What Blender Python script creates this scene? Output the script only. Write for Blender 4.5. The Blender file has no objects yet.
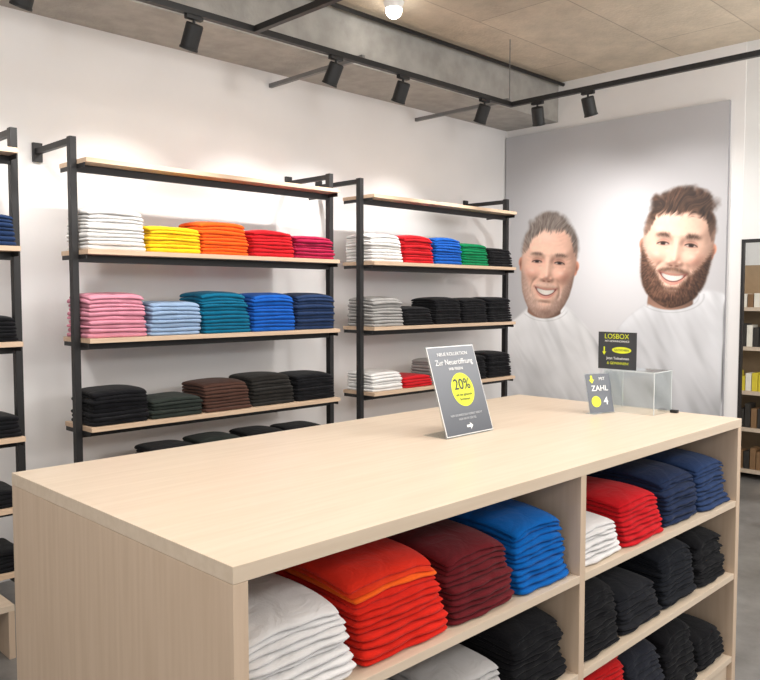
import bpy, bmesh, math, random
import numpy as np
from mathutils import Vector, Matrix
random.seed(7)
scn=bpy.context.scene
COL=scn.collection
scn.view_settings.view_transform='Standard'
scn.view_settings.look='None'

# ---------------------------------------------------------------- helpers
def lin(c):
    c=np.array(c,float)/255.0
    return np.where(c<=0.04045,c/12.92,((c+0.055)/1.055)**2.4)
def L4(c): return tuple(lin(c))+(1.0,)
def newmat(name,rough=0.6,metal=0.0):
    m=bpy.data.materials.new(name); m.use_nodes=True
    b=m.node_tree.nodes['Principled BSDF']
    b.inputs['Roughness'].default_value=rough; b.inputs['Metallic'].default_value=metal
    return m,m.node_tree,b
def noise_mat(name,c1,c2,scale=5,rough=0.6,stretch=(1,1,1),bump=0.0,detail=4,metal=0.0,bscale=None):
    m,nt,b=newmat(name,rough,metal)
    tc=nt.nodes.new('ShaderNodeTexCoord'); mp=nt.nodes.new('ShaderNodeMapping')
    mp.inputs['Scale'].default_value=stretch
    n=nt.nodes.new('ShaderNodeTexNoise'); n.inputs['Scale'].default_value=scale; n.inputs['Detail'].default_value=detail
    r=nt.nodes.new('ShaderNodeValToRGB'); r.color_ramp.elements[0].color=L4(c1); r.color_ramp.elements[1].color=L4(c2)
    r.color_ramp.elements[0].position=0.35; r.color_ramp.elements[1].position=0.65
    nt.links.new(tc.outputs['Object'],mp.inputs['Vector']); nt.links.new(mp.outputs[0],n.inputs['Vector'])
    nt.links.new(n.outputs['Fac'],r.inputs[0]); nt.links.new(r.outputs[0],b.inputs['Base Color'])
    if bump>0:
        bp=nt.nodes.new('ShaderNodeBump'); bp.inputs['Strength'].default_value=bump; bp.inputs['Distance'].default_value=0.01
        src=n
        if bscale:
            src=nt.nodes.new('ShaderNodeTexNoise'); src.inputs['Scale'].default_value=bscale; src.inputs['Detail'].default_value=6
            nt.links.new(tc.outputs['Object'],src.inputs['Vector'])
        nt.links.new(src.outputs['Fac'],bp.inputs['Height']); nt.links.new(bp.outputs[0],b.inputs['Normal'])
    return m
def plain(name,c,rough=0.5,metal=0.0):
    return noise_mat(name,c,[min(255,x*1.04+1) for x in c],scale=20,rough=rough,metal=metal)
def emis(name,c,s):
    m,nt,b=newmat(name,0.5); b.inputs['Base Color'].default_value=L4(c)
    b.inputs['Emission Color'].default_value=L4(c); b.inputs['Emission Strength'].default_value=s
    return m

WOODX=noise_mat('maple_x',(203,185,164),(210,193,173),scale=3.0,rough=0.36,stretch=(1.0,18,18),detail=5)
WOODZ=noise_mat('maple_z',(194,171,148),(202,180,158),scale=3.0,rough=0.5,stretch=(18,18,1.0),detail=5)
SHELFW=noise_mat('shelf_maple',(206,176,148),(217,190,163),scale=3.5,rough=0.5,stretch=(1.2,25,25),detail=5)
BLACK=plain('black_steel',(36,35,36),0.5,0.2)
BLACKP=plain('black_matte_lamp',(20,20,21),0.5)
GREYST=plain('galvanised_steel',(120,120,120),0.5,0.4)
WALLM=noise_mat('white_plaster',(229,227,226),(233,231,230),scale=2,rough=0.9,bump=0.05,bscale=60)
WALLG=noise_mat('pale_grey_plaster',(218,218,217),(224,224,223),scale=2,rough=0.9)
BEAMM=noise_mat('raw_concrete_beam',(158,155,150),(174,171,166),scale=9,rough=0.97,bump=0.35,detail=12,bscale=55)
BASEM=plain('white_baseboard',(222,222,224),0.5)

def floor_mat():
    m,nt,b=newmat('polished_concrete',0.3)
    tc=nt.nodes.new('ShaderNodeTexCoord')
    n=nt.nodes.new('ShaderNodeTexNoise'); n.inputs['Scale'].default_value=1.8; n.inputs['Detail'].default_value=10; n.inputs['Roughness'].default_value=0.7
    r=nt.nodes.new('ShaderNodeValToRGB'); r.color_ramp.elements[0].color=L4((92,90,88)); r.color_ramp.elements[1].color=L4((138,136,134))
    r.color_ramp.elements[0].position=0.35; r.color_ramp.elements[1].position=0.68
    nt.links.new(tc.outputs['Object'],n.inputs['Vector']); nt.links.new(n.outputs['Fac'],r.inputs[0]); nt.links.new(r.outputs[0],b.inputs['Base Color'])
    return m
def ceil_mat():
    m,nt,b=newmat('board_marked_concrete',0.9)
    tc=nt.nodes.new('ShaderNodeTexCoord')
    br=nt.nodes.new('ShaderNodeTexBrick'); br.offset=0.5
    br.inputs['Scale'].default_value=1.0; br.inputs['Brick Width'].default_value=2.4; br.inputs['Row Height'].default_value=0.62
    br.inputs['Mortar Size'].default_value=0.006; br.inputs['Mortar Smooth'].default_value=.6
    br.inputs['Color1'].default_value=L4((214,200,180)); br.inputs['Color2'].default_value=L4((203,189,170)); br.inputs['Mortar'].default_value=L4((176,162,145))
    n=nt.nodes.new('ShaderNodeTexNoise'); n.inputs['Scale'].default_value=4.0; n.inputs['Detail'].default_value=12; n.inputs['Roughness'].default_value=0.72
    r=nt.nodes.new('ShaderNodeValToRGB'); r.color_ramp.elements[0].color=(0.80,0.80,0.79,1); r.color_ramp.elements[1].color=(1.06,1.05,1.04,1)
    r.color_ramp.elements[0].position=0.32; r.color_ramp.elements[1].position=0.66
    n2=nt.nodes.new('ShaderNodeTexNoise'); n2.inputs['Scale'].default_value=45; n2.inputs['Detail'].default_value=6
    bp=nt.nodes.new('ShaderNodeBump'); bp.inputs['Strength'].default_value=.4; bp.inputs['Distance'].default_value=.01
    mx=nt.nodes.new('ShaderNodeMixRGB'); mx.blend_type='MULTIPLY'; mx.inputs[0].default_value=1
    nt.links.new(tc.outputs['Object'],br.inputs['Vector']); nt.links.new(tc.outputs['Object'],n.inputs['Vector'])
    nt.links.new(tc.outputs['Object'],n2.inputs['Vector']); nt.links.new(n2.outputs['Fac'],bp.inputs['Height']); nt.links.new(bp.outputs[0],b.inputs['Normal'])
    nt.links.new(n.outputs['Fac'],r.inputs[0]); nt.links.new(br.outputs['Color'],mx.inputs[1]); nt.links.new(r.outputs[0],mx.inputs[2])
    nt.links.new(mx.outputs[0],b.inputs['Base Color'])
    return m
FLOORM=floor_mat(); CEILM=ceil_mat()

def link(o,parent=None):
    COL.objects.link(o)
    if parent is not None: o.parent=parent
    return o
def root(name,loc,label,cat,group=None):
    o=bpy.data.objects.new(name,None); o.location=loc; o.empty_display_size=0.1
    o['label']=label; o['category']=cat
    if group: o['group']=group
    return link(o)
def tag(o,label,cat,group=None):
    o['label']=label; o['category']=cat
    if group: o['group']=group
    return o
def box(name,x0,x1,y0,y1,z0,z1,mat,parent=None,bevel=0.0,label=None):
    bm=bmesh.new(); bmesh.ops.create_cube(bm,size=1)
    bmesh.ops.scale(bm,vec=(x1-x0,y1-y0,z1-z0),verts=bm.verts)
    if bevel>0: bmesh.ops.bevel(bm,geom=bm.edges[:],offset=bevel,segments=2,profile=0.7,affect='EDGES')
    me=bpy.data.meshes.new(name); bm.to_mesh(me); bm.free(); me.materials.append(mat)
    o=bpy.data.objects.new(name,me); c=Vector(((x0+x1)/2,(y0+y1)/2,(z0+z1)/2))
    if parent is not None: c=c-parent.location
    o.location=c
    if label: o['label']=label
    return link(o,parent)
def struct(o): o['kind']='structure'; return o
def mesh_obj(name,bm,mat,parent=None,loc=(0,0,0),smooth=False):
    me=bpy.data.meshes.new(name); bm.to_mesh(me); bm.free()
    if smooth:
        for p in me.polygons: p.use_smooth=True
    me.materials.append(mat)
    o=bpy.data.objects.new(name,me); o.location=loc
    return link(o,parent)

# ---------------------------------------------------------------- room
XW,YW,HC=5.87,4.25,3.30
YE=2.175
struct(box('floor',-4,10,-4,4.35,-0.1,0,FLOORM))
struct(box('ceiling',-4,10,-4,4.35,HC,HC+0.1,CEILM))
struct(box('wall_north',-4,XW+0.03,YW,YW+0.12,0,HC,WALLM))
struct(box('wall_east',XW,XW+0.03,YE,YW,0,HC,WALLM))
struct(box('trim_1',-4,XW,3.72,YW,2.97,HC,BEAMM))           # concrete downstand beam
struct(box('baseboard_north',-4,XW,YW-0.015,YW,0,0.08,BASEM))
struct(box('baseboard_east',XW-0.015,XW,YE,YW-0.015,0,0.08,BASEM))
struct(box('wall_east_header',XW+0.004,XW+0.03,-4,YE,1.9,HC,WALLG))
struct(box('trim_2',XW-0.004,XW+0.03,YE-.018,YE-.001,0,1.899,BLACK))
struct(box('trim_3',XW+0.002,XW+0.03,-1.0,YE-.018,1.875,1.899,BLACK))
struct(box('wall_far',8.0,8.1,-4,4.25,0,HC,WALLG))
struct(box('wall_far_north',XW+0.03,8.0,3.2,3.3,0,HC,WALLG))

# ---------------------------------------------------------------- poster (printed portrait panel)
def poster_pixels():
    W=1.965; nx,nz=480,690
    u=np.linspace(0,W,nx); z=np.linspace(0.03,2.905,nz)
    U,Z=np.meshgrid(u,z); DU=u[1]-u[0]; DZ=z[1]-z[0]
    def ss(x): x=np.clip(x,0,1); return x*x*(3-2*x)
    def vn(x,y,seed):
        t=np.random.RandomState(seed).rand(128,128)
        xi=np.floor(x).astype(int); yi=np.floor(y).astype(int); fx=x-xi; fy=y-yi
        fx=fx*fx*(3-2*fx); fy=fy*fy*(3-2*fy)
        a=t[yi%128,xi%128];b=t[yi%128,(xi+1)%128];c=t[(yi+1)%128,xi%128];d=t[(yi+1)%128,(xi+1)%128]
        return (a*(1-fx)+b*fx)*(1-fy)+(c*(1-fx)+d*fx)*fy
    def fbm(x,y,seed,o=3):
        s=0;w=0
        for k in range(o): s=s+vn(x*2**k,y*2**k,seed+k)/2**k; w+=1/2**k
        return s/w
    img=np.zeros(U.shape+(3,))
    g=np.exp(-(((U-1.0)/0.9)**2+((Z-1.55)/0.85)**2))
    base=180+48*g
    img[...,0]=base+1; img[...,1]=base; img[...,2]=base+3
    def A(c): return np.array(c,float)[None,None,:]
    def over(bg,m,c): return bg*(1-m[...,None])+c*m[...,None]
    def shade(H,amb=.50,dif=.56,L=(-.30,.42,.86)):
        gz,gx=np.gradient(H,DZ,DU)
        n=1/np.sqrt(gx**2+gz**2+1); L=np.array(L)/np.linalg.norm(L)
        d=(-gx*L[0]-gz*L[1]+L[2])*n
        return amb+dif*np.clip(d,0,1.2)
    def blur(a,k):
        for _ in range(k):
            a=(a+np.roll(a,1,0)+np.roll(a,-1,0)+np.roll(a,1,1)+np.roll(a,-1,1))/5
        return a
    def shirt(img,us,zs,c,seed,neck=None):
        ux=np.linspace(-.6,2.6,800); zz=np.interp(ux,us,zs)
        kk=np.hanning(41); kk/=kk.sum(); zz=np.convolve(np.pad(zz,20,mode='edge'),kk,mode='valid')
        top=np.interp(U,ux,zz)
        m=ss((top-Z)/0.05+.5)
        dist=np.clip(top-Z,0,3)
        H=.05*(1-np.exp(-dist/.08))
        H=H+.16*fbm(U*2.2+Z*1.6,Z*1.2-U*1.0,seed,2)+.10*fbm(U*5.5+Z*3.2,Z*1.4-U*1.1,seed+4,2)+.022*fbm(U*12+Z*8,Z*3-U*2,seed+14,2)
        s=shade(blur(H,6),.46,.58)
        s=s*(1-.08*ss((1.1-Z)/.6))
        cc=A(c)*s[...,None]
        m=m*(.93 if not neck else 1)
        if neck:
            nc,nzc,rx,rz=neck
            r=np.sqrt(((U-nc)/rx)**2+((Z-nzc)/rz)**2)
            out=ss((r-1)/.06+.5); m=m*np.where(Z>nzc-rz-.05,out,1)
            ring=np.exp(-((r-1.20)/.035)**2)*(Z<nzc+.02); cc=cc*(1-.10*ring[...,None])
            ring=np.exp(-((r-1.02)/.03)**2)*(Z<nzc+.02); cc=cc*(1-.10*ring[...,None])
        return over(img,m,cc)
    def head(img,cu,cz,S,tilt,kind):
        k2=(kind==2)
        du=(U-cu)/S; dz=(Z-cz)/S; c,s=math.cos(tilt),math.sin(tilt)
        a=du*c-dz*s; b=du*s+dz*c
        a=a/(1.10 if kind==1 else 1.08)
        aa=np.abs(a)
        def G(cx,cy,rx,ry): return np.exp(-(((a-cx)/rx)**2+((b-cy)/ry)**2))
        def E(cx,cy,rx,ry,soft=.012,rot=0,n=None):
            x=a-cx; y=b-cy
            if rot: x,y=x*math.cos(rot)+y*math.sin(rot),-x*math.sin(rot)+y*math.cos(rot)
            r=np.sqrt((x/rx)**2+(y/ry)**2); e=(1-r)*min(rx,ry)
            if n is not None: e=e+n
            return ss(e/soft+.5)
        wa=fbm(a*6,b*6,91,2)-.5; wb=fbm(a*6+9,b*6,95,2)-.5
        k_=.20 if k2 else .07
        a2=a+k_*wa-(.35 if k2 else .25)*np.clip(b-.25,0,1); b2=b+k_*wb
        th=np.arctan2(a2,b2+.18); rad=np.hypot(a2,b2+.18)
        strand=fbm(th*36,rad*(11 if k2 else 16),21+kind,3)
        strand2=fbm(th*60+b*8,rad*20,31+kind,2)
        fine=fbm(th*80,rad*22,71+kind,2)
        thm=np.arctan2(a,-(b+.02)); rm=np.hypot(a,b+.02)
        bst=fbm(thm*42,rm*40,41+kind,3)
        if kind==1: skin=A((250,204,182)); hA=A((100,88,82)); hB=A((152,142,135))
        else: skin=A((252,210,188)); hA=A((50,35,28)); hB=A((106,75,58))
        nw=.185 if kind==1 else .200
        nr=np.sqrt(((du+(.05 if k2 else .04))/nw)**2+((dz+.50)/.34)**2)
        nk=ss((1-nr)*nw/.02+.5)
        nH=.20*np.sqrt(np.clip(1-((du+.045)/(nw+.02))**2,0,1)+.02)
        nc=skin*(shade(nH*S,.46,.42)*(1-.30*G(0,-.46,.28,.10)))[...,None]*A((1,.92,.88))
        img=over(img,nk,nc)
        ea=.274 if kind==1 else .282
        for sx in (-1,1):
            ins_=G(sx*(ea+.006),-.02,.012,.040)
            ec=skin*A((.90,.76,.71))*(1-.38*ins_)[...,None]
            img=over(img,np.maximum(E(sx*ea,.0,.028,.048,.014),E(sx*(ea-.008),-.045,.022,.040,.014)),ec)
        def fshape(grow=0,soft=.02):
            xs=[-.56,-.50,-.47,-.42,-.36,-.28,-.18,-.08,.02,.14,.26,.36,.42,.46]
            ws=[-.1,.065,.118,.168,.203,.236,.256,.267,.272,.272,.250,.18,.08,-.15] if kind==1 else [-.1,.070,.130,.188,.228,.256,.271,.280,.284,.282,.262,.19,.08,-.15]
            bb_=np.linspace(-.7,.7,900)
            wv=np.interp(bb_,xs,ws); kk=np.hanning(25); kk/=kk.sum(); wv=np.convolve(np.pad(wv,12,mode='edge'),kk,mode='valid')
            wid=np.interp(b,bb_,wv)
            e=np.minimum(wid+grow-aa, (b+.515+grow)*1.0)
            return ss(e/soft+.5),np.clip(aa/np.maximum(wid+grow,.02),0,1.2)
        f,fx_=fshape()
        nz_=(fbm(a*13+3,b*13,7,3)-.5)
        if kind==1:
            hm=np.maximum(E(0,.15,.274,.30,.05,n=nz_*.03),E(-.02,.33,.205,.155,.05,n=nz_*.05))
            line=np.interp(a,[-.3,-.22,-.17,-.08,.02,.12,.20,.24,.3],[.02,.13,.25,.315,.30,.325,.26,.13,.02])+(strand-.5)*.07
        else:
            hm=np.maximum(E(.0,.16,.277,.27,.045,n=nz_*.04),E(.04,.355,.215,.140,.055,n=nz_*.08))
            hm=np.maximum(hm,E(-.09,.33,.175,.13,.055,n=nz_*.07))
            line=np.interp(a,[-.3,-.25,-.20,-.12,0,.12,.20,.25,.3],[.0,.10,.235,.275,.262,.285,.24,.10,.0])+(strand-.5)*.06
        hairvis=hm*np.maximum(1-f,ss((b-line)/.06+.5))*ss((b+.03)/.06)
        dome=.30*np.sqrt(np.clip(1-(a/.33)**2-((b+.02)/.60)**2,0,1)+.04)
        H=dome.copy()
        H=H-.028*(G(-.112,.030,.060,.036)+G(.112,.030,.060,.036))-.014*(G(-.05,.035,.022,.03)+G(.05,.035,.022,.03))
        H=H+.012*(G(-.113,.016,.040,.022)+G(.113,.016,.040,.022))
        H=H+.012*np.exp(-((b-.100-.3*a*a)/.030)**2)*ss((.22-aa)/.06)
        rid=ss((b+.15)/.08)*ss((.12-b)/.14)
        H=H+.024*np.exp(-(a/.036)**2)*rid+.040*G(0,-.120,.044,.040)
        H=H+.022*(G(-.048,-.138,.021,.019)+G(.048,-.138,.021,.019))
        H=H+.036*(G(-.150,-.100,.065,.058)+G(.150,-.100,.065,.058))
        for sx in (-1,1):
            d=np.sqrt(((a-sx*.002)/.142)**2+((b+.250)/.160)**2)-1
            mm=ss((sx*a-.045)/.03)*ss((b+.35)/.07)*ss((-.12-b)/.05)
            H=H-.013*np.exp(-(d/.09)**2)*mm
        H=H+.010*G(0,-.212,.085,.016)+.012*G(0,-.335,.06,.020)-.010*G(0,-.365,.06,.014)+.020*G(0,-.430,.085,.045)
        H=H-.014*(G(-.25,.12,.03,.08)+G(.25,.12,.03,.08))
        if kind==1:
            for k in (.175,.215,.255): H=H-.0018*np.exp(-((b-k-.2*a*a+.01*np.sin(a*30))/.007)**2)*ss((.16-aa)/.05)
            for sx in (-1,1):
                for k in (-.03,0,.03): H=H-.0035*np.exp(-((b-.012-k-(sx*a-.17)*k*10)/.006)**2)*ss((sx*a-.172)/.015)*ss((.235-sx*a)/.03)
        for sx in (-1,1): H=H-.006*np.exp(-((b+.036-2.6*(sx*a-.113)**2)/.012)**2)*ss((.070-np.abs(sx*a-.113))/.03)
        sk=skin*np.ones(U.shape+(1,))
        blush=.36*(G(-.155,-.10,.075,.06)+G(.155,-.10,.075,.06))+.30*G(0,-.13,.05,.04)+.12*G(0,.25,.15,.08)+.2*G(0,-.43,.07,.04)
        sk=over(sk,np.clip(blush,0,1),A((236,152,130)))
        sk=sk*(1+.05*(fbm(a*40,b*40,3,2)-.5))[...,None]
        for sx in (-1,1):
            x=(sx*a-.113)/1.10; bb=(b-.016)/1.12
            sq=.78 if kind==1 else .9
            up=(.014-7.5*x*x-(.06*x))*sq; lo=-(.013-4.0*x*x)*sq
            op=ss((up-bb)/.006+.5)*ss((bb-lo)/.006+.5)
            sk=over(sk,G(sx*.113,.022,.062,.034)*.38,A((168,106,90)))
            sk=over(sk,G(sx*.05,.03,.02,.03)*.28,A((176,114,98)))
            sk=over(sk,op*.92,A((214,198,190)))
            sk=over(sk,E(sx*.113,.017,.021,.022,.007)*op,A((60,42,34)) if k2 else A((66,66,68)))
            sk=over(sk,E(sx*.113,.017,.010,.010,.004)*op,A((16,12,12)))
            sk=over(sk,np.exp(-((bb-up)/.0065)**2)*ss((.054-np.abs(x))/.014)*.9,A((56,34,28)))
            sk=over(sk,np.exp(-((bb-up-.017)/.007)**2)*ss((.060-np.abs(x))/.025)*.35,A((156,98,84)))
            sk=over(sk,np.exp(-((bb-lo)/.005)**2)*ss((.050-np.abs(x))/.018)*.45,A((146,92,80)))
            y=.092-1.4*(sx*a-.13)**2-.05*(sx*a-.1)
            bw=(.019 if k2 else .014)*(1.15-1.8*np.clip(sx*a-.06,0,.3))
            m=np.exp(-((b-y-(strand2-.5)*.012)/bw)**2)*ss((sx*a-.046)/.04)*ss((.205-sx*a)/.07)*(.45+.8*fine)
            sk=over(sk,np.clip(m,0,.82),(A((70,49,39)) if k2 else A((120,98,88))))
        for sx in (-1,1): sk=over(sk,E(sx*.024,-.162,.014,.007,.010)*.6,A((128,70,58)))
        nb=(bst-.5)
        if k2:
            cheek=np.interp(aa,[0,.05,.10,.15,.20,.245,.30],[-.36,-.35,-.275,-.205,-.155,-.08,.01])
            bm=ss((cheek-b+nb*.07)/.085+.5)
            fb,_=fshape(.006,.045)
            bm=bm*ss((fb+nb*.35*(1-np.abs(2*fb-1)))*1.0)
            mo=np.exp(-((b+.190+2.0*a*a)/.022)**2)*ss((.15-aa)/.05)
            bm=np.maximum(bm,mo*.86)
            bm=np.maximum(bm,G(0,-.366,.05,.018)*.75)
            bA,bB=A((70,48,39)),A((134,95,75)); dens=.90
        else:
            cheek=np.interp(aa,[0,.06,.11,.17,.21,.25,.30],[-.37,-.36,-.30,-.21,-.14,-.08,-.03])
            bm=ss((cheek-b+nb*.06)/.10+.5)
            mo=np.exp(-((b+.192+2.0*a*a)/.019)**2)*ss((.13-aa)/.04)
            bm=np.maximum(bm,mo*.85)
            bA,bB=A((158,138,130)),A((214,200,192)); dens=.38
            fb,_=fshape(.002,.02); bm=bm*fb
        t_=np.clip((bst-.3)*2.0,0,1)[...,None]
        sk=over(sk,bm*dens,bA*(1-t_)+bB*t_)
        H=H+bm*(.004+.005*bst*(1.6 if k2 else .5))
        cw=.116
        t=np.clip(1-(a/cw)**2,0,1)
        up=-.243+1.9*a*a; lo=up-.056*t**.75
        lipU=ss((up+.015*t**.5-b)/.009+.5)*ss((b-up)/.006+.5)*ss((cw+.004-aa)/.02)
        lipL=ss((lo-b)/.006+.5)*ss((b-lo+.026*t**.5)/.010+.5)*ss((cw-.006-aa)/.03)
        ins=ss((up-b)/.006+.5)*ss((b-lo)/.006+.5)*ss((cw-aa)/.014)
        sk=over(sk,lipU*.5,A((198,118,108))); sk=over(sk,lipL*.65,A((222,142,130)))
        sk=over(sk,ins,A((124,62,56)))
        te=ss((up-.002-b)/.006+.5)*ss((b-lo-.009)/.009+.5)*ss((cw-.014-aa)/.03)
        tc=A((246,240,232))*(1-.26*(aa/cw)**2-.05*np.exp(-((np.mod(a+.009,.018)-.009)/.002)**2))[...,None]
        sk=over(sk,te,tc)
        sk=over(sk,(G(-cw,-.218,.012,.012)+G(cw,-.218,.012,.012))*.4,A((150,84,74)))
        sh=shade(blur(H,4)*S,.52,.55)
        sh=sh*(1-ins)+.98*ins
        rim=1-.15*fx_**6
        fc=sk*(sh*rim)[...,None]
        fc=fc*(A((1,1,1))-(1-np.clip(sh,0,1))[...,None]*A((0,.12,.18)))
        spec=(G(-.04,.25,.08,.045)*.25+G(-.006,-.113,.013,.013)*.30+(G(-.16,-.072,.035,.02)+G(.135,-.072,.03,.018))*.25+G(-.006,-.03,.008,.05)*.15)
        fc=over(fc,np.clip(spec,0,1)*(1-bm),A((255,244,238)))
        img=over(img,np.maximum(f,bm*k2),fc)
        hs=np.clip((strand*.65+fine*.35-.28)*2.0,0,1)
        hc=hA*(1-hs[...,None])+hB*hs[...,None]
        HH=.26*np.sqrt(np.clip(1-(a/.35)**2-((b-.02)/.56)**2,0,1)+.05)+.009*strand
        if k2: HH=HH+.04*fbm(a*13+b*4,b*13,77,2)
        else: HH=HH+.018*fbm(a*16+b*6,b*16,77,2)
        hc=hc*shade(blur(HH,1)*S,.50,.58)[...,None]
        side=ss((aa-.19)/.06)*ss((.26-b)/.12)
        img=over(img,hairvis*(1-side*(.38 if k2 else .30)),hc)
        return img
    us1=[-.6,0.0,.12,.22,.30,.60,.70,.82,.95,1.04,1.12,2.6]
    img=shirt(img,us1,[1.0,1.21,1.28,1.36,1.42,1.42,1.36,1.25,1.10,.85,.1,.1],(244,244,246),50)
    img=head(img,.455,1.765,.92,0.10,1)
    img=shirt(img,us1,[1.0,1.21,1.28,1.34,1.39,1.39,1.33,1.25,1.10,.85,.1,.1],(244,244,246),50,neck=(.425,1.41,.205,.115))
    us=[-.6,.85,.93,1.00,1.08,1.22,1.36,1.46,1.76,1.86,2.0,2.6]
    img=shirt(img,us,[.1,.1,.7,1.0,1.18,1.33,1.43,1.50,1.54,1.53,1.49,1.3],(222,223,227),63)
    img=head(img,1.595,1.868,.91,0.13,2)
    img=shirt(img,us,[.1,.1,.7,1.0,1.18,1.33,1.42,1.46,1.51,1.53,1.49,1.3],(222,223,227),63,neck=(1.555,1.49,.215,.105))
    return U,Z,np.clip(img,0,255),W,nx,nz
def make_poster():
    U,Z,img,W,nx,nz=poster_pixels()
    colr=np.ones((nz*nx,4),np.float32); colr[:,:3]=lin(img.reshape(-1,3))
    Yw=YW-0.012-U.ravel(); Zw=Z.ravel()
    cy=(Yw.min()+Yw.max())/2
    verts=np.stack([np.zeros_like(Yw),Yw-cy,Zw],1)
    idx=np.arange(nx*nz).reshape(nz,nx)
    faces=np.stack([idx[:-1,:-1],idx[1:,:-1],idx[1:,1:],idx[:-1,1:]],-1).reshape(-1,4)
    me=bpy.data.meshes.new('printed_face')
    nv=len(verts); nf=len(faces)
    me.vertices.add(nv); me.vertices.foreach_set('co',verts.astype(np.float32).ravel())
    me.loops.add(nf*4); me.loops.foreach_set('vertex_index',faces.astype(np.int32).ravel())
    me.polygons.add(nf); me.polygons.foreach_set('loop_start',(np.arange(nf)*4).astype(np.int32))
    me.update(calc_edges=True); me.validate()
    at=me.color_attributes.new('print','FLOAT_COLOR','POINT'); at.data.foreach_set('color',colr.ravel())
    m,nt,b=newmat('poster_print',0.6)
    an=nt.nodes.new('ShaderNodeAttribute'); an.attribute_name='print'
    nt.links.new(an.outputs['Color'],b.inputs['Base Color'])
    me.materials.append(m)
    r=root('wall_poster',(XW-0.02,cy,0.0),'large wall poster of two smiling men in pale t-shirts','poster')
    o=bpy.data.objects.new('printed_face',me); o.location=(-0.012,0,0); link(o,r)
    box('backing_panel',XW-0.028,XW-0.001,YW-0.012-W,YW-0.012,0.03,2.905,plain('poster_edge',(150,150,154),.5),r)
make_poster()

# ---------------------------------------------------------------- wall shelving
SHZ=[2.165,1.722,1.285,0.845,0.52,0.22]
SY0,SY1=3.70,4.01
def shelf_unit(xa,xb,label,ext=0.0):
    r=root('wall_shelving_unit',((xa+xb)/2,4.0,0),label,'shelving','black steel shelving units along the white wall')
    for x in (xa,xb):
        box('upright',x-.016,x+.016,3.80,3.84,0,2.275,BLACK,r,.002)
        box('wall_arm',x-.013,x+.013,3.84,YW-.02,2.24,2.27,BLACK,r,.002)
        box('wall_arm',x-.013,x+.013,3.84,YW-.02,0.10,0.13,BLACK,r,.002)
        box('wall_plate',x-.025,x+.025,YW-.02,YW-.001,2.20,2.30,BLACK,r,.002)
    a,b=xa+.018,xb-.018
    for z in SHZ:
        box('crossbar',a-.001,b+.001,3.805,3.83,z-.060,z-.0235,BLACK,r,.002)
        box('shelf_bracket',a,a+.004,SY0+.02,SY1-.01,z-.045,z-.0235,BLACK,r)
        box('shelf_bracket',b-.004,b,SY0+.02,SY1-.01,z-.045,z-.0235,BLACK,r)
        box('shelf',a,b,SY0,SY1,z-.023,z,SHELFW,r,.0015)
U1=(1.68,3.36); U2=(3.63,5.27); U0=(-0.27,1.40)
shelf_unit(*U0,'black steel wall shelving unit with pale wood shelves')
shelf_unit(*U1,'black steel shelving unit with colourful shirts on wood shelves')
shelf_unit(*U2,'black steel shelving unit with wood shelves beside the poster')

# ---------------------------------------------------------------- folded clothing
FM={}
def fabric(c,denim=False):
    k=(tuple(c),denim)
    if k in FM: return FM[k]
    c2=[min(255,x*1.07+2) for x in c]; c1=[x*0.93 for x in c]
    m,nt,b=newmat('fabric_%d_%d_%d'%tuple(c),.95)
    tc=nt.nodes.new('ShaderNodeTexCoord')
    n=nt.nodes.new('ShaderNodeTexNoise'); n.inputs['Scale'].default_value=(120 if denim else 12); n.inputs['Detail'].default_value=4
    r=nt.nodes.new('ShaderNodeValToRGB'); r.color_ramp.elements[0].color=L4(c1); r.color_ramp.elements[1].color=L4(c2)
    nt.links.new(tc.outputs['Object'],n.inputs['Vector']); nt.links.new(n.outputs['Fac'],r.inputs[0]); nt.links.new(r.outputs[0],b.inputs['Base Color'])
    wv=nt.nodes.new('ShaderNodeTexNoise'); wv.inputs['Scale'].default_value=14; wv.inputs['Detail'].default_value=3; wv.inputs['Distortion'].default_value=1.0
    nt.links.new(tc.outputs['Object'],wv.inputs['Vector'])
    b1=nt.nodes.new('ShaderNodeBump'); b1.inputs['Strength'].default_value=.38; b1.inputs['Distance'].default_value=.02
    nt.links.new(wv.outputs['Fac'],b1.inputs['Height'])
    n2=nt.nodes.new('ShaderNodeTexNoise'); n2.inputs['Scale'].default_value=(500 if denim else 260); n2.inputs['Detail'].default_value=3
    nt.links.new(tc.outputs['Object'],n2.inputs['Vector'])
    b2=nt.nodes.new('ShaderNodeBump'); b2.inputs['Strength'].default_value=.25; b2.inputs['Distance'].default_value=.003
    nt.links.new(n2.outputs['Fac'],b2.inputs['Height']); nt.links.new(b1.outputs[0],b2.inputs['Normal']); nt.links.new(b2.outputs[0],b.inputs['Normal'])
    b.inputs['Sheen Weight'].default_value=0.08
    b.inputs['Specular IOR Level'].default_value=0.03
    FM[k]=m; return m
NX,NY=26,20
def topo():
    F=[]; top={};bot={}; k=0
    for j in range(NY):
        for i in range(NX):
            top[i,j]=k;k+=1
    for j in range(NY):
        for i in range(NX):
            if i in(0,NX-1) or j in(0,NY-1): bot[i,j]=top[i,j]
            else: bot[i,j]=k;k+=1
    for j in range(NY-1):
        for i in range(NX-1):
            F.append((top[i,j],top[i+1,j],top[i+1,j+1],top[i,j+1]))
            F.append((bot[i,j],bot[i,j+1],bot[i+1,j+1],bot[i+1,j]))
    return k,top,bot,F
KN,TOP,BOT,FACES=topo()
ti=np.sin(np.linspace(-1,1,NX)*math.pi/2); tj=np.sin(np.linspace(-1,1,NY)*math.pi/2)
TI,TJ=np.meshgrid(ti,tj)
PINCH=np.sqrt(np.clip((1-np.abs(TI)**34)*(1-np.abs(TJ)**30),0,1))*.97
botmask=[(i,j) for j in range(NY) for i in range(NX) if BOT[i,j]!=TOP[i,j]]
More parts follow.
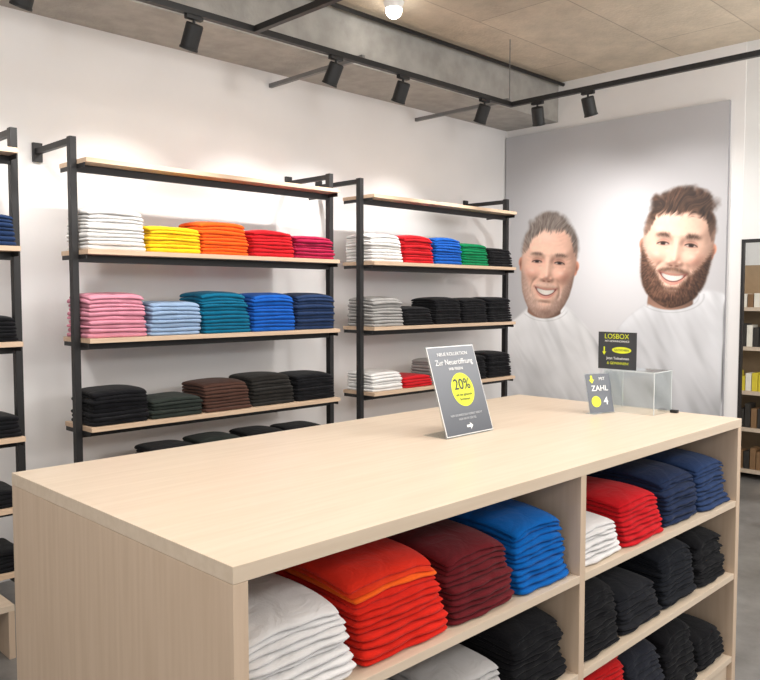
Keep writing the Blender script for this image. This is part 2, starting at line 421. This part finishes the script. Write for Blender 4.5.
def stack(xc,w,yfront,depth,z0,height,cols,kind,colname,place,t=.0215,droop=.07,lean=0.0,denim=False,cat='clothing',rough=1.0,nmin=2):
    n=max(nmin,int(round(height/t))); t=height/n
    yc=yfront+depth/2
    def surf(ph):
        f=np.zeros_like(TI)
        for p in ph: f+=np.sin(TI*p[0]+TJ*p[1]+p[2])
        return f/len(ph)
    sx_=random.uniform(-.05,.05)
    wts=[random.uniform(.82,1.2) for _ in range(n)]; sw=sum(wts); cum=[0]
    for q in wts: cum.append(cum[-1]+q/sw*height)
    def iface(i):
        fr=i/n
        ph=[(random.uniform(-4,4),random.uniform(-3,3),random.uniform(0,6)) for _ in range(3)]
        d=droop*fr*(0.8*np.abs(TI)**3.2+1.0*np.clip(-TJ,0,1)**2.8+.3*np.clip(TJ,0,1)**3 + sx_*TI)
        nz=0 if i==0 else surf(ph)*t*0.12*rough
        top=cum[i]*(1-d)
        if i==n: top=top+ t*0.12*(1-TI**4)*(1-TJ**4)
        return top+nz
    S=[iface(i) for i in range(n+1)]
    grp='%s folded clothes on the %s'%(colname,place)
    slump=random.uniform(.006,.016)
    for i in range(n):
        zt,zb=S[i+1],S[i]
        mid=(zt+zb)/2; half=(zt-zb)/2*PINCH
        tap=1-.07*(i/n)**1.5
        wj=w*tap*random.uniform(.958,1.0); dj=depth*tap*random.uniform(.965,1.0)
        ox=random.uniform(-.004,.004)*rough+lean*(i/n); oy=random.uniform(-.003,.006)*rough+slump*(i/n)
        p1,p2,p3=[random.uniform(0,6.28) for _ in range(3)]
        x=TI*(wj/2)*(1+.010*np.sin(TJ*4+p1)-.045*TJ**8)+ox
        y=TJ*(dj/2)*(1+.013*np.sin(TI*4+p2)+.008*np.sin(TI*9+p3)-.045*TI**8)+oy
        co=np.zeros((KN,3))
        co[:NX*NY,0]=x.ravel(); co[:NX*NY,1]=y.ravel(); co[:NX*NY,2]=(mid+half).ravel()
        for (a,b) in botmask:
            co[BOT[a,b]]=(x[b,a],y[b,a],mid[b,a]-half[b,a])
        zmin=co[:,2].min(); co[:,2]-=zmin
        me=bpy.data.meshes.new('folded'); me.from_pydata(co.tolist(),[],FACES)
        me.polygons.foreach_set('use_smooth',[True]*len(FACES))
        multi=isinstance(cols[0],(tuple,list))
        c=cols[min(len(cols)-1,(n-1-i))] if multi else cols
        me.materials.append(fabric(c,denim))
        o=bpy.data.objects.new(kind,me); o.location=(xc,yc,z0+zmin)
        cn='orange' if (multi and tuple(c)==ORG) else colname
        noun={'folded_tshirt':'t-shirt','folded_sweater':'sweater','folded_jeans':'jeans'}[kind]
        tag(o,'%s folded %s on the %s'%(cn,noun,place),cat,grp)
        link(o)
WHITE=(222,220,218);YEL=(244,196,34);ORG=(236,96,30);RED=(196,30,38);MAG=(158,28,64)
PINK=(206,138,156);LBL=(142,166,196);TEAL=(14,98,130);BLUE=(24,88,176);NAVY=(36,54,88)
BLK=(23,23,26);DGRN=(44,50,46);BRN=(78,54,46);DOLV=(42,40,38);GRY=(156,154,152);LGRY=(200,200,202)
GREEN=(12,126,78)
W_=.328; D_=.275; YF=3.715
XS=[1.865,2.192,2.519,2.846,3.173]
def row(xs,z,items,place,w=W_):
    for x,it in zip(xs,items):
        if it is None: continue
        c,h,nm=it[:3]
        stack(x,w*random.uniform(.97,1.0),YF+random.uniform(0,.01),D_,z,h,c,'folded_tshirt',nm,place,lean=random.uniform(-.014,.014),rough=1.3)
row(XS,SHZ[1],[(WHITE,.215,'white'),(YEL,.145,'bright yellow'),(ORG,.19,'bright orange'),(RED,.16,'red'),(MAG,.145,'magenta')],'upper wood shelf')
row(XS,SHZ[2],[(PINK,.225,'dusty pink'),(LBL,.18,'light blue'),(TEAL,.235,'petrol blue'),(BLUE,.225,'royal blue'),(NAVY,.225,'heather navy')],'middle wood shelf')
row(XS,SHZ[3],[(BLK,.175,'black'),(DGRN,.105,'dark green'),(BRN,.165,'dark brown'),(DOLV,.18,'charcoal'),(BLK,.165,'black')],'lower wood shelf')
row([2.2,2.5,2.80,3.12],SHZ[4],[(BLK,.16,'black'),(DGRN,.17,'dark green'),(BLK,.17,'black'),(BLK,.16,'black')],'low wood shelf',.29)
XS2=[3.81,4.13,4.45,4.77,5.09]
PP=' beside the poster'
row(XS2,SHZ[1],[(WHITE,.195,'white'),(RED,.20,'red'),(BLUE,.20,'royal blue'),(GREEN,.17,'green'),(BLK,.15,'black')],'upper shelf'+PP,.318)
row(XS2,SHZ[2],[(GRY,.20,'mottled grey'),(BLK,.13,'black'),(BLK,.195,'black'),(BLK,.19,'black'),(BLK,.195,'black')],'middle shelf'+PP,.318)
row(XS2,SHZ[3],[(WHITE,.13,'white'),(RED,.08,'red'),(GRY,.18,'mottled grey'),(BLK,.19,'black'),(BLK,.20,'black')],'lower shelf'+PP,.318)
for z,h in ((SHZ[1],.15),(SHZ[2],.12),(SHZ[3],.10),(SHZ[4],.08),(SHZ[5],.10)):
    stack(1.235,.29,YF,D_,z,h,BLK if z!=SHZ[1] else NAVY,'folded_tshirt','black' if z!=SHZ[1] else 'navy','black steel shelving unit')
p=root('wooden_plinth',(0.6,3.45,0),'low pale wood plinth in front of the wall shelving','plinth')
box('top_board',-.2,1.17,3.30,3.62,.20,.225,WOODX,p,.002)
box('side_board',1.145,1.17,3.30,3.62,0,.20,WOODZ,p,.002)
box('side_board',-.2,-.175,3.30,3.62,0,.20,WOODZ,p,.002)

# ---------------------------------------------------------------- display table
TX0,TX1,TY0,TY1,TZ=.76,3.07,1.12,2.14,1.03
T=root('display_table',((TX0+TX1)/2,(TY0+TY1)/2,0),'long pale wood display table with open compartments','table')
PT=.032
box('tabletop',TX0,TX1,TY0,TY1,TZ-PT,TZ,WOODX,T,.0015)
box('end_panel',TX0,TX0+PT,TY0,TY1,0,TZ-PT-.0005,WOODZ,T,.0015)
box('end_panel',TX1-PT,TX1,TY0,TY1,0,TZ-PT-.0005,WOODZ,T,.0015)
XM=1.925
box('divider',XM-.014,XM+.014,TY0+.002,TY1-.002,0.0,TZ-PT-.0005,WOODZ,T,.001)
LEV=[.717,.435,.11]
for (a,b) in ((TX0+PT,XM-.014),(XM+.014,TX1-PT)):
    for z in LEV: box('shelf',a,b,TY0+.002,1.62,z-.022,z-.0005,WOODX,T,.001)
    for z in LEV: box('shelf',a,b,1.64,TY1-.002,z-.022,z-.0005,WOODX,T,.001)
    box('back_panel',a,b,1.62,1.64,.02,TZ-PT-.0005,WOODX,T)
    box('plinth_board',a,b,TY0+.02,TY0+.035,0,.088,WOODX,T)
DR=(176,24,26); REDT=(206,38,26); MAR=(98,28,34); BLT=(10,92,170); CREAM=(214,212,212)
JN=(32,44,72); JB=(40,58,94)
SF=1.135
def ts(x0,x1,z,h,c,kind,nm,place,yf=SF,depth=.46,t=.0175,denim=False,lean=0,rough=1.25,nmin=2,droop=.12):
    stack((x0+x1)/2,x1-x0,yf,depth,z,h,c,kind,nm,place,t=t,droop=droop,denim=denim,lean=lean,rough=rough,nmin=nmin)
P1='wide upper table shelf'; P2='upper table shelf at the end'; M1='middle table shelf'; M2='middle table shelf at the end'; B2='bottom table shelf'
ts(.80,1.085,LEV[0],.17,CREAM,'folded_sweater','white',P1,lean=-.01)
ts(1.095,1.385,LEV[0],.205,[(208,44,28),(218,58,28),ORG,REDT],'folded_sweater','bright red',P1,lean=-.015)
ts(1.39,1.65,LEV[0],.185,MAR,'folded_sweater','maroon',P1,lean=-.012)
ts(1.655,1.905,LEV[0],.20,BLT,'folded_sweater','bright blue',P1,lean=-.015)
ts(.81,1.09,LEV[1],.13,BLK,'folded_sweater','black',M1)
ts(1.10,1.36,LEV[1],.13,LGRY,'folded_sweater','pale grey',M1)
ts(1.37,1.62,LEV[1],.14,(176,174,174),'folded_sweater','pale grey',M1)
ts(1.64,1.90,LEV[1],.19,BLK,'folded_sweater','black',M1)
ts(1.95,2.20,LEV[0],.115,CREAM,'folded_sweater','white',P2)
ts(2.21,2.485,LEV[0],.155,(188,24,32),'folded_sweater','red',P2)
ts(2.495,2.765,LEV[0],.185,JN,'folded_jeans','dark blue',P2,t=.019,denim=True)
ts(2.77,3.03,LEV[0],.185,JB,'folded_jeans','mid blue',P2,t=.019,denim=True)
ts(1.95,2.20,LEV[1],.21,BLK,'folded_sweater','black',M2)
ts(2.21,2.485,LEV[1],.135,(30,31,36),'folded_sweater','black',M2)
ts(2.495,2.765,LEV[1],.205,(26,28,34),'folded_sweater','black',M2)
ts(2.77,3.03,LEV[1],.185,BLK,'folded_sweater','black',M2)
ts(1.95,2.28,LEV[2],.29,DR,'folded_sweater','red',B2,t=.021,droop=.08)
ts(2.29,2.53,LEV[2],.24,(36,38,46),'folded_sweater','charcoal',B2,t=.022)
ts(2.54,2.78,LEV[2],.235,BLK,'folded_sweater','black',B2,t=.022)
ts(2.785,3.03,LEV[2],.14,BLK,'folded_sweater','black',B2)

# ---------------------------------------------------------------- signs
WH=plain('print_white',(232,232,232),.5); YL=plain('print_yellow',(214,222,50),.5); SLATE=plain('print_slate',(92,96,104),.45)
DK=plain('print_dark',(54,56,60),.5); PALE=plain('print_pale_grey',(186,188,192),.5)
def grad_sheet():
    m,nt,b=newmat('print_slate_gradient',.4)
    tc=nt.nodes.new('ShaderNodeTexCoord'); sp=nt.nodes.new('ShaderNodeSeparateXYZ'); mr=nt.nodes.new('ShaderNodeMapRange')
    mr.inputs['From Min'].default_value=-.148; mr.inputs['From Max'].default_value=.148
    r=nt.nodes.new('ShaderNodeValToRGB'); r.color_ramp.elements[0].color=L4((84,88,96)); r.color_ramp.elements[1].color=L4((128,132,139))
    nt.links.new(tc.outputs['Object'],sp.inputs[0]); nt.links.new(sp.outputs['Y'],mr.inputs['Value']); nt.links.new(mr.outputs[0],r.inputs[0]); nt.links.new(r.outputs[0],b.inputs['Base Color'])
    return m
def acrylic():
    m,nt,b=newmat('clear_acrylic',0.03)
    tr=nt.nodes.new('ShaderNodeBsdfTransparent'); tr.inputs[0].default_value=(.97,.985,.985,1)
    gl=nt.nodes.new('ShaderNodeBsdfGlossy'); gl.inputs['Roughness'].default_value=.06; gl.inputs[0].default_value=(.9,.93,.95,1)
    fr=nt.nodes.new('ShaderNodeLayerWeight'); fr.inputs['Blend'].default_value=.3
    ad=nt.nodes.new('ShaderNodeMath'); ad.operation='MULTIPLY_ADD'; ad.inputs[1].default_value=.35; ad.inputs[2].default_value=.03
    mx=nt.nodes.new('ShaderNodeMixShader')
    nt.links.new(fr.outputs['Fresnel'],ad.inputs[0]); nt.links.new(ad.outputs[0],mx.inputs[0]); nt.links.new(tr.outputs[0],mx.inputs[1]); nt.links.new(gl.outputs[0],mx.inputs[2])
    nt.links.new(mx.outputs[0],nt.nodes['Material Output'].inputs[0])
    return m
AC=acrylic()
def text(parent,body,size,x,y,mat,zoff=.0035,bold=0.0,align='CENTER',sx=1.0):
    cu=bpy.data.curves.new('lettering','FONT'); cu.body=body; cu.size=size; cu.align_x=align; cu.align_y='CENTER'; cu.offset=bold; cu.extrude=.0002
    tmp=bpy.data.objects.new('tmp',cu); COL.objects.link(tmp)
    bpy.context.view_layer.update()
    me=bpy.data.meshes.new_from_object(tmp.evaluated_get(bpy.context.evaluated_depsgraph_get()))
    bpy.data.objects.remove(tmp)
    me.materials.clear(); me.materials.append(mat)
    o=bpy.data.objects.new('lettering',me); o.location=(x,y,zoff); o.scale=(sx,1,1)
    return link(o,parent)
def localbox(name,x0,x1,y0,y1,z0,z1,mat,parent):
    bm=bmesh.new(); bmesh.ops.create_cube(bm,size=1); bmesh.ops.scale(bm,vec=(x1-x0,y1-y0,z1-z0),verts=bm.verts)
    return mesh_obj(name,bm,mat,parent,((x0+x1)/2,(y0+y1)/2,(z0+z1)/2))
def disc(name,parent,x,y,rx,ry,mat,zoff):
    bm=bmesh.new(); bmesh.ops.create_circle(bm,cap_ends=True,radius=1,segments=48); bmesh.ops.scale(bm,vec=(rx,ry,1),verts=bm.verts)
    return mesh_obj(name,bm,mat,parent,(x,y,zoff))
def poly(name,parent,pts,mat,zoff):
    bm=bmesh.new(); bm.faces.new([bm.verts.new((p[0],p[1],0)) for p in pts]); return mesh_obj(name,bm,mat,parent,(0,0,zoff))
s=root('table_sign',(2.063,1.63,TZ+.001),'clear acrylic sign holder with slate grey 20% discount sheet','sign')
a=math.atan2(.295,.096); s.rotation_euler=(a,0,0)
localbox('acrylic_holder',-.127,.127,0,.312,-.003,.000,AC,s)
localbox('white_border',-.1235,.1235,.0035,.3085,.0,.001,WH,s)
localbox('printed_sheet',-.1205,.1205,.0065,.3055,.001,.002,grad_sheet(),s)
text(s,'NEUE KOLLEKTION',.0165,0,.280,WH,sx=1.1)
text(s,'Zur Neueröffnung',.0265,0,.252,WH)
text(s,'WIR FEIERN',.014,0,.228,WH)
disc('yellow_circle',s,.012,.155,.058,.058,YL,.0025)
text(s,'20%',.052,.012,.172,DK,bold=.0004)
text(s,'auf das gesamte',.0135,.012,.138,DK); text(s,'Sortiment',.0135,.012,.122,DK)
text(s,'NUR SOLANGE DER VORRAT REICHT',.010,0,.070,PALE)
text(s,'NUR HEUTE GÜLTIG',.010,0,.056,PALE)
poly('arrow_mark',s,[(-.012,.026),(.006,.026),(.006,.018),(.020,.030),(.006,.042),(.006,.034),(-.012,.034)],WH,.0025)
f=box('sign_foot',2.063-.127,2.063+.127,1.632,1.732,TZ+.0005,TZ+.0035,AC); f.parent=s; f.matrix_parent_inverse=Matrix.LocRotScale(s.location,s.rotation_euler,None).inverted()
s2=root('table_sign',(2.80,1.555,TZ+.001),'small slate grey leaning sign with white and yellow print','sign')
s2.rotation_euler=(math.atan2(.155,.04),0,math.radians(-24))
localbox('acrylic_holder',-.060,.060,0,.163,-.003,0,AC,s2)
localbox('printed_sheet',-.057,.057,.004,.159,0,.001,SLATE,s2)
poly('arrow_mark',s2,[(-.036,.152),(-.026,.152),(-.026,.136),(-.018,.136),(-.031,.120),(-.044,.136),(-.036,.136)],YL,.0025)
text(s2,'MIT',.018,.018,.138,WH,.0025); text(s2,'ZAHL',.031,.002,.100,WH,.0025,.0002)
disc('yellow_circle',s2,-.022,.048,.022,.022,YL,.0025)
text(s2,'4',.044,.024,.048,WH,.0025,.0003)
f=box('sign_foot',2.80-.05,2.80+.05,1.560,1.60,TZ+.0005,TZ+.003,AC); f.parent=s2; f.matrix_parent_inverse=Matrix.LocRotScale(s2.location,s2.rotation_euler,None).inverted()
bx=root('acrylic_raffle_box',(2.965,1.49,TZ),'clear acrylic raffle box standing at the table end','box')
X0,X1,Y0,Y1,Z0,Z1=2.89,3.045,1.385,1.60,TZ+.001,TZ+.165
t_=.004
box('side_pane',X0,X0+t_,Y0,Y1,Z0,Z1,AC,bx); box('side_pane',X1-t_,X1,Y0,Y1,Z0,Z1,AC,bx)
box('side_pane',X0+t_,X1-t_,Y0,Y0+t_,Z0,Z1,AC,bx); box('side_pane',X0+t_,X1-t_,Y1-t_,Y1,Z0,Z1,AC,bx)
EDGE=plain('acrylic_edge',(206,212,214),.2)
box('lid',X0,X1,Y0,Y1,Z1,Z1+t_,AC,bx)
for (xx,yy) in ((X0,Y0),(X1-t_,Y0),(X0,Y1-t_),(X1-t_,Y1-t_)):
    box('polished_edge',xx-.0003,xx+.0022,yy-.0003,yy+.0022,Z0,Z1,EDGE,bx)
box('polished_edge',X0-.0003,X0+.001,Y0,Y1,Z1,Z1+.003,EDGE,bx); box('polished_edge',X0,X1,Y0-.0003,Y0+.001,Z1,Z1+.003,EDGE,bx)
box('lock',X1-.03,X1-.01,Y0-.035,Y0-.006,TZ+.001,TZ+.012,BLACKP,bx,.002,label='small black padlock')
s3=root('raffle_sign',(2.90,1.550,Z1+t_+.001),'dark sign with yellow lettering standing on the acrylic box','sign')
s3.rotation_euler=(math.radians(90),0,math.radians(-90))
localbox('printed_board',-.083,.083,0,.150,-.003,0,DK,s3)
text(s3,'LOSBOX',.028,-.002,.132,YL,.001,-.0001)
text(s3,'MIT GEWINNCHANCE',.0105,0,.113,WH,.001)
poly('arrow_mark',s3,[(-.059,.090),(-.053,.090),(-.053,.070),(-.047,.070),(-.056,.056),(-.065,.070),(-.059,.070)],YL,.001)
disc('yellow_oval',s3,.020,.078,.042,.013,YL,.001)
text(s3,'GUTSCHEIN',.0115,.020,.078,DK,.0015)
text(s3,'Jetzt Teilnehmen',.0145,.004,.044,WH,.001); text(s3,'& GEWINNEN!',.0145,.004,.024,YL,.001)

# ---------------------------------------------------------------- lighting track and spotlights
TRY,TRX,TRZ=3.34,4.66,2.85
tr=root('lighting_track',(TRX,TRY,TRZ),'black ceiling lighting track with a square corner','lighting track')
box('track_rail',-2,TRX+.016,TRY-.016,TRY+.016,TRZ-.016,TRZ+.016,BLACKP,tr,.002)
box('track_rail',TRX-.016,TRX+.016,-2,TRY-.016,TRZ-.016,TRZ+.016,BLACKP,tr,.002)
box('track_rail',2.42,2.452,-2,TRY-.016,TRZ-.016,TRZ+.016,BLACKP,tr,.002)
box('suspension_rod',4.637,4.642,TRY-.0025,TRY+.0025,TRZ+.016,HC,GREYST,tr)
box('suspension_rod',2.434,2.438,1.0,1.004,TRZ+.016,HC,GREYST,tr)
for x in (3.22,4.65): box('support_strut',x-.012,x+.012,TRY+.016,YW-.001,2.87,2.895,GREYST,tr,label='grey steel strut')
pipe=root('conduit_pipe',(3,3.66,3.2),'black conduit pipe running along the concrete beam','pipe')
bm=bmesh.new(); bmesh.ops.create_cone(bm,cap_ends=True,segments=16,radius1=.014,radius2=.014,depth=8.8)
o=mesh_obj('pipe_tube',bm,BLACKP,pipe,(-1.55,0,.07),True); o.rotation_euler=(0,math.pi/2,0)
LENS=emis('warm_lens',(255,246,232),5)
def spot(x,y,aim,power=60,size=70,target=None):
    r=root('track_spotlight',(x,y,TRZ-.016),'black cylindrical spotlight hanging from the ceiling track','spotlight','black spotlights on the ceiling track')
    aim=Vector(aim).normalized(); q=(-aim).to_track_quat('Z','Y')
    if abs(y-TRY)>.01: box('adapter',x-.014,x+.014,y-.045,y+.045,TRZ-.036,TRZ-.0165,BLACKP,r,.003)
    else: box('adapter',x-.045,x+.045,y-.014,y+.014,TRZ-.036,TRZ-.0165,BLACKP,r,.003)
    bm=bmesh.new(); bmesh.ops.create_cone(bm,cap_ends=True,segments=12,radius1=.007,radius2=.007,depth=.030)
    mesh_obj('stem',bm,BLACKP,r,(0,0,-.034))
    prof=[(0,.062),(.037,.062),(.042,.056),(.042,-.050),(.045,-.053),(.045,-.062),(.040,-.062),(.036,-.046),(0,-.046)]
    bm=bmesh.new(); vs=[bm.verts.new((p[0],0,p[1])) for p in prof]
    for i in range(len(vs)-1): bm.edges.new((vs[i],vs[i+1]))
    bmesh.ops.spin(bm,geom=bm.verts[:]+bm.edges[:],axis=(0,0,1),cent=(0,0,0),angle=2*math.pi,steps=28)
    bmesh.ops.remove_doubles(bm,verts=bm.verts,dist=1e-5); bmesh.ops.recalc_face_normals(bm,faces=bm.faces)
    c=Vector((0,0,-.056))+aim*.043
    b=mesh_obj('lamp_body',bm,BLACKP,r,c); b.rotation_mode='QUATERNION'; b.rotation_quaternion=q
    bm=bmesh.new(); bmesh.ops.create_circle(bm,cap_ends=True,radius=.034,segments=24)
    mesh_obj('lens',bm,LENS,b,(0,0,-.049))
    ld=bpy.data.lights.new('spot_beam','SPOT'); ld.energy=power; ld.spot_size=math.radians(size); ld.spot_blend=.8; ld.shadow_soft_size=.03; ld.color=(1,.965,.93)
    lo=bpy.data.objects.new('spot_beam',ld); link(lo,r); lo.location=c+aim*.080
    d=aim if target is None else (Vector(target)-(r.location+lo.location))
    lo.rotation_mode='QUATERNION'; lo.rotation_quaternion=(-d).to_track_quat('Z','Y')
for x in (1.30,2.08,2.99,3.54,4.35):
    spot(x,TRY,(random.uniform(-.15,.05),.42,-.9),target=(x,YW,1.5),power=50,size=80)
spot(TRX,3.12,(.35,.10,-.93),target=(XW,3.5,1.45),power=46,size=100)
spot(TRX,2.73,(.35,-.05,-.93),target=(XW,2.6,1.45),power=46,size=100)
cl=root('ceiling_lamp',(3.55,3.43,HC),'round glowing ceiling lamp','lamp')
bm=bmesh.new(); bmesh.ops.create_cone(bm,cap_ends=True,segments=32,radius1=.05,radius2=.065,depth=.04); mesh_obj('mount',bm,WH,cl,(0,0,-.021))
bm=bmesh.new(); bmesh.ops.create_uvsphere(bm,u_segments=24,v_segments=14,radius=.05); mesh_obj('bulb',bm,emis('bulb_glow',(255,250,240),25),cl,(0,0,-.05),True)

# ---------------------------------------------------------------- back room glimpse
d=root('display_rack',(6.75,1.9,0),'pale wood product rack standing in the next room','rack')
for z in (.08,.42,.72,1.08,1.40): box('shelf',6.58,6.92,1.3,2.6,z-.03,z,WOODX,d)
for y in (1.29,2.61): box('side_panel',6.58,6.92,y-.012,y+.012,0,1.75,WOODZ,d)
box('back_panel',6.925,6.94,1.3,2.6,0,1.75,plain('rack_back',(150,130,104),.6),d)
cols=[((214,196,60),'yellow'),((230,226,214),'white'),((50,47,44),'black'),((130,100,70),'brown')]
for z,hh,seq in ((.72,.16,(0,1,0)),(.42,.20,(2,2,3)),(1.08,.20,(2,1,2)),(.08,.20,(3,2,3)),(1.40,.12,(1,3,1))):
    for k in range(17):
        y=2.565-k*.050
        c,nm=cols[seq[k%3]]
        o=box('product_box',6.60,6.72,y-.022,y+.022,z+.0005,z+hh*random.uniform(.7,1),plain('carton_'+nm,c,.5),None,.003)
        tag(o,'small %s product carton on a wooden rack'%nm,'box','product cartons on the rack')

# ---------------------------------------------------------------- lights
def area(x,y,z,sx,sy,e,col=(1,.985,.96),rot=(0,0,0)):  # unseen overhead fill, added for general brightness; no fixture is modelled
    ld=bpy.data.lights.new('fill_area_light','AREA'); ld.shape='RECTANGLE'; ld.size=sx; ld.size_y=sy; ld.energy=e; ld.color=col
    o=bpy.data.objects.new('fill_area_light',ld); o.location=(x,y,z); o.rotation_euler=rot; link(o)
def fill_point(x,y,z,e):  # bare point light added out of view to brighten ceiling, walls and poster
    ld=bpy.data.lights.new('fill_point_light','POINT'); ld.energy=e; ld.shadow_soft_size=.22; ld.color=(1,.98,.955)
    o=bpy.data.objects.new('fill_point_light',ld); o.location=(x,y,z); link(o)
area(1.8,1.4,3.24,2.0,1.4,58)
area(3.4,-.4,3.2,2.0,1.8,45)
area(6.9,1.6,3.2,1.2,1.6,35)  # extra fill added to brighten the rack in the next room
fill_point(-.6,.9,2.45,58); fill_point(3.3,-.6,2.2,95); fill_point(.6,-1.0,2.4,50); fill_point(6.5,.6,2.2,26); fill_point(5.2,1.0,2.3,34)
w=bpy.data.worlds.new('shop_ambient'); scn.world=w; w.use_nodes=True
w.node_tree.nodes['Background'].inputs[0].default_value=(1,.995,.985,1); w.node_tree.nodes['Background'].inputs[1].default_value=.95

# ---------------------------------------------------------------- camera
cd=bpy.data.cameras.new('camera'); cd.sensor_width=36; cd.lens=37.1; cd.clip_start=.05
co=bpy.data.objects.new('camera',cd); link(co); co.location=(0,0,1.5)
co.rotation_euler=(math.radians(90-3.3),0,math.radians(-45)); scn.camera=co
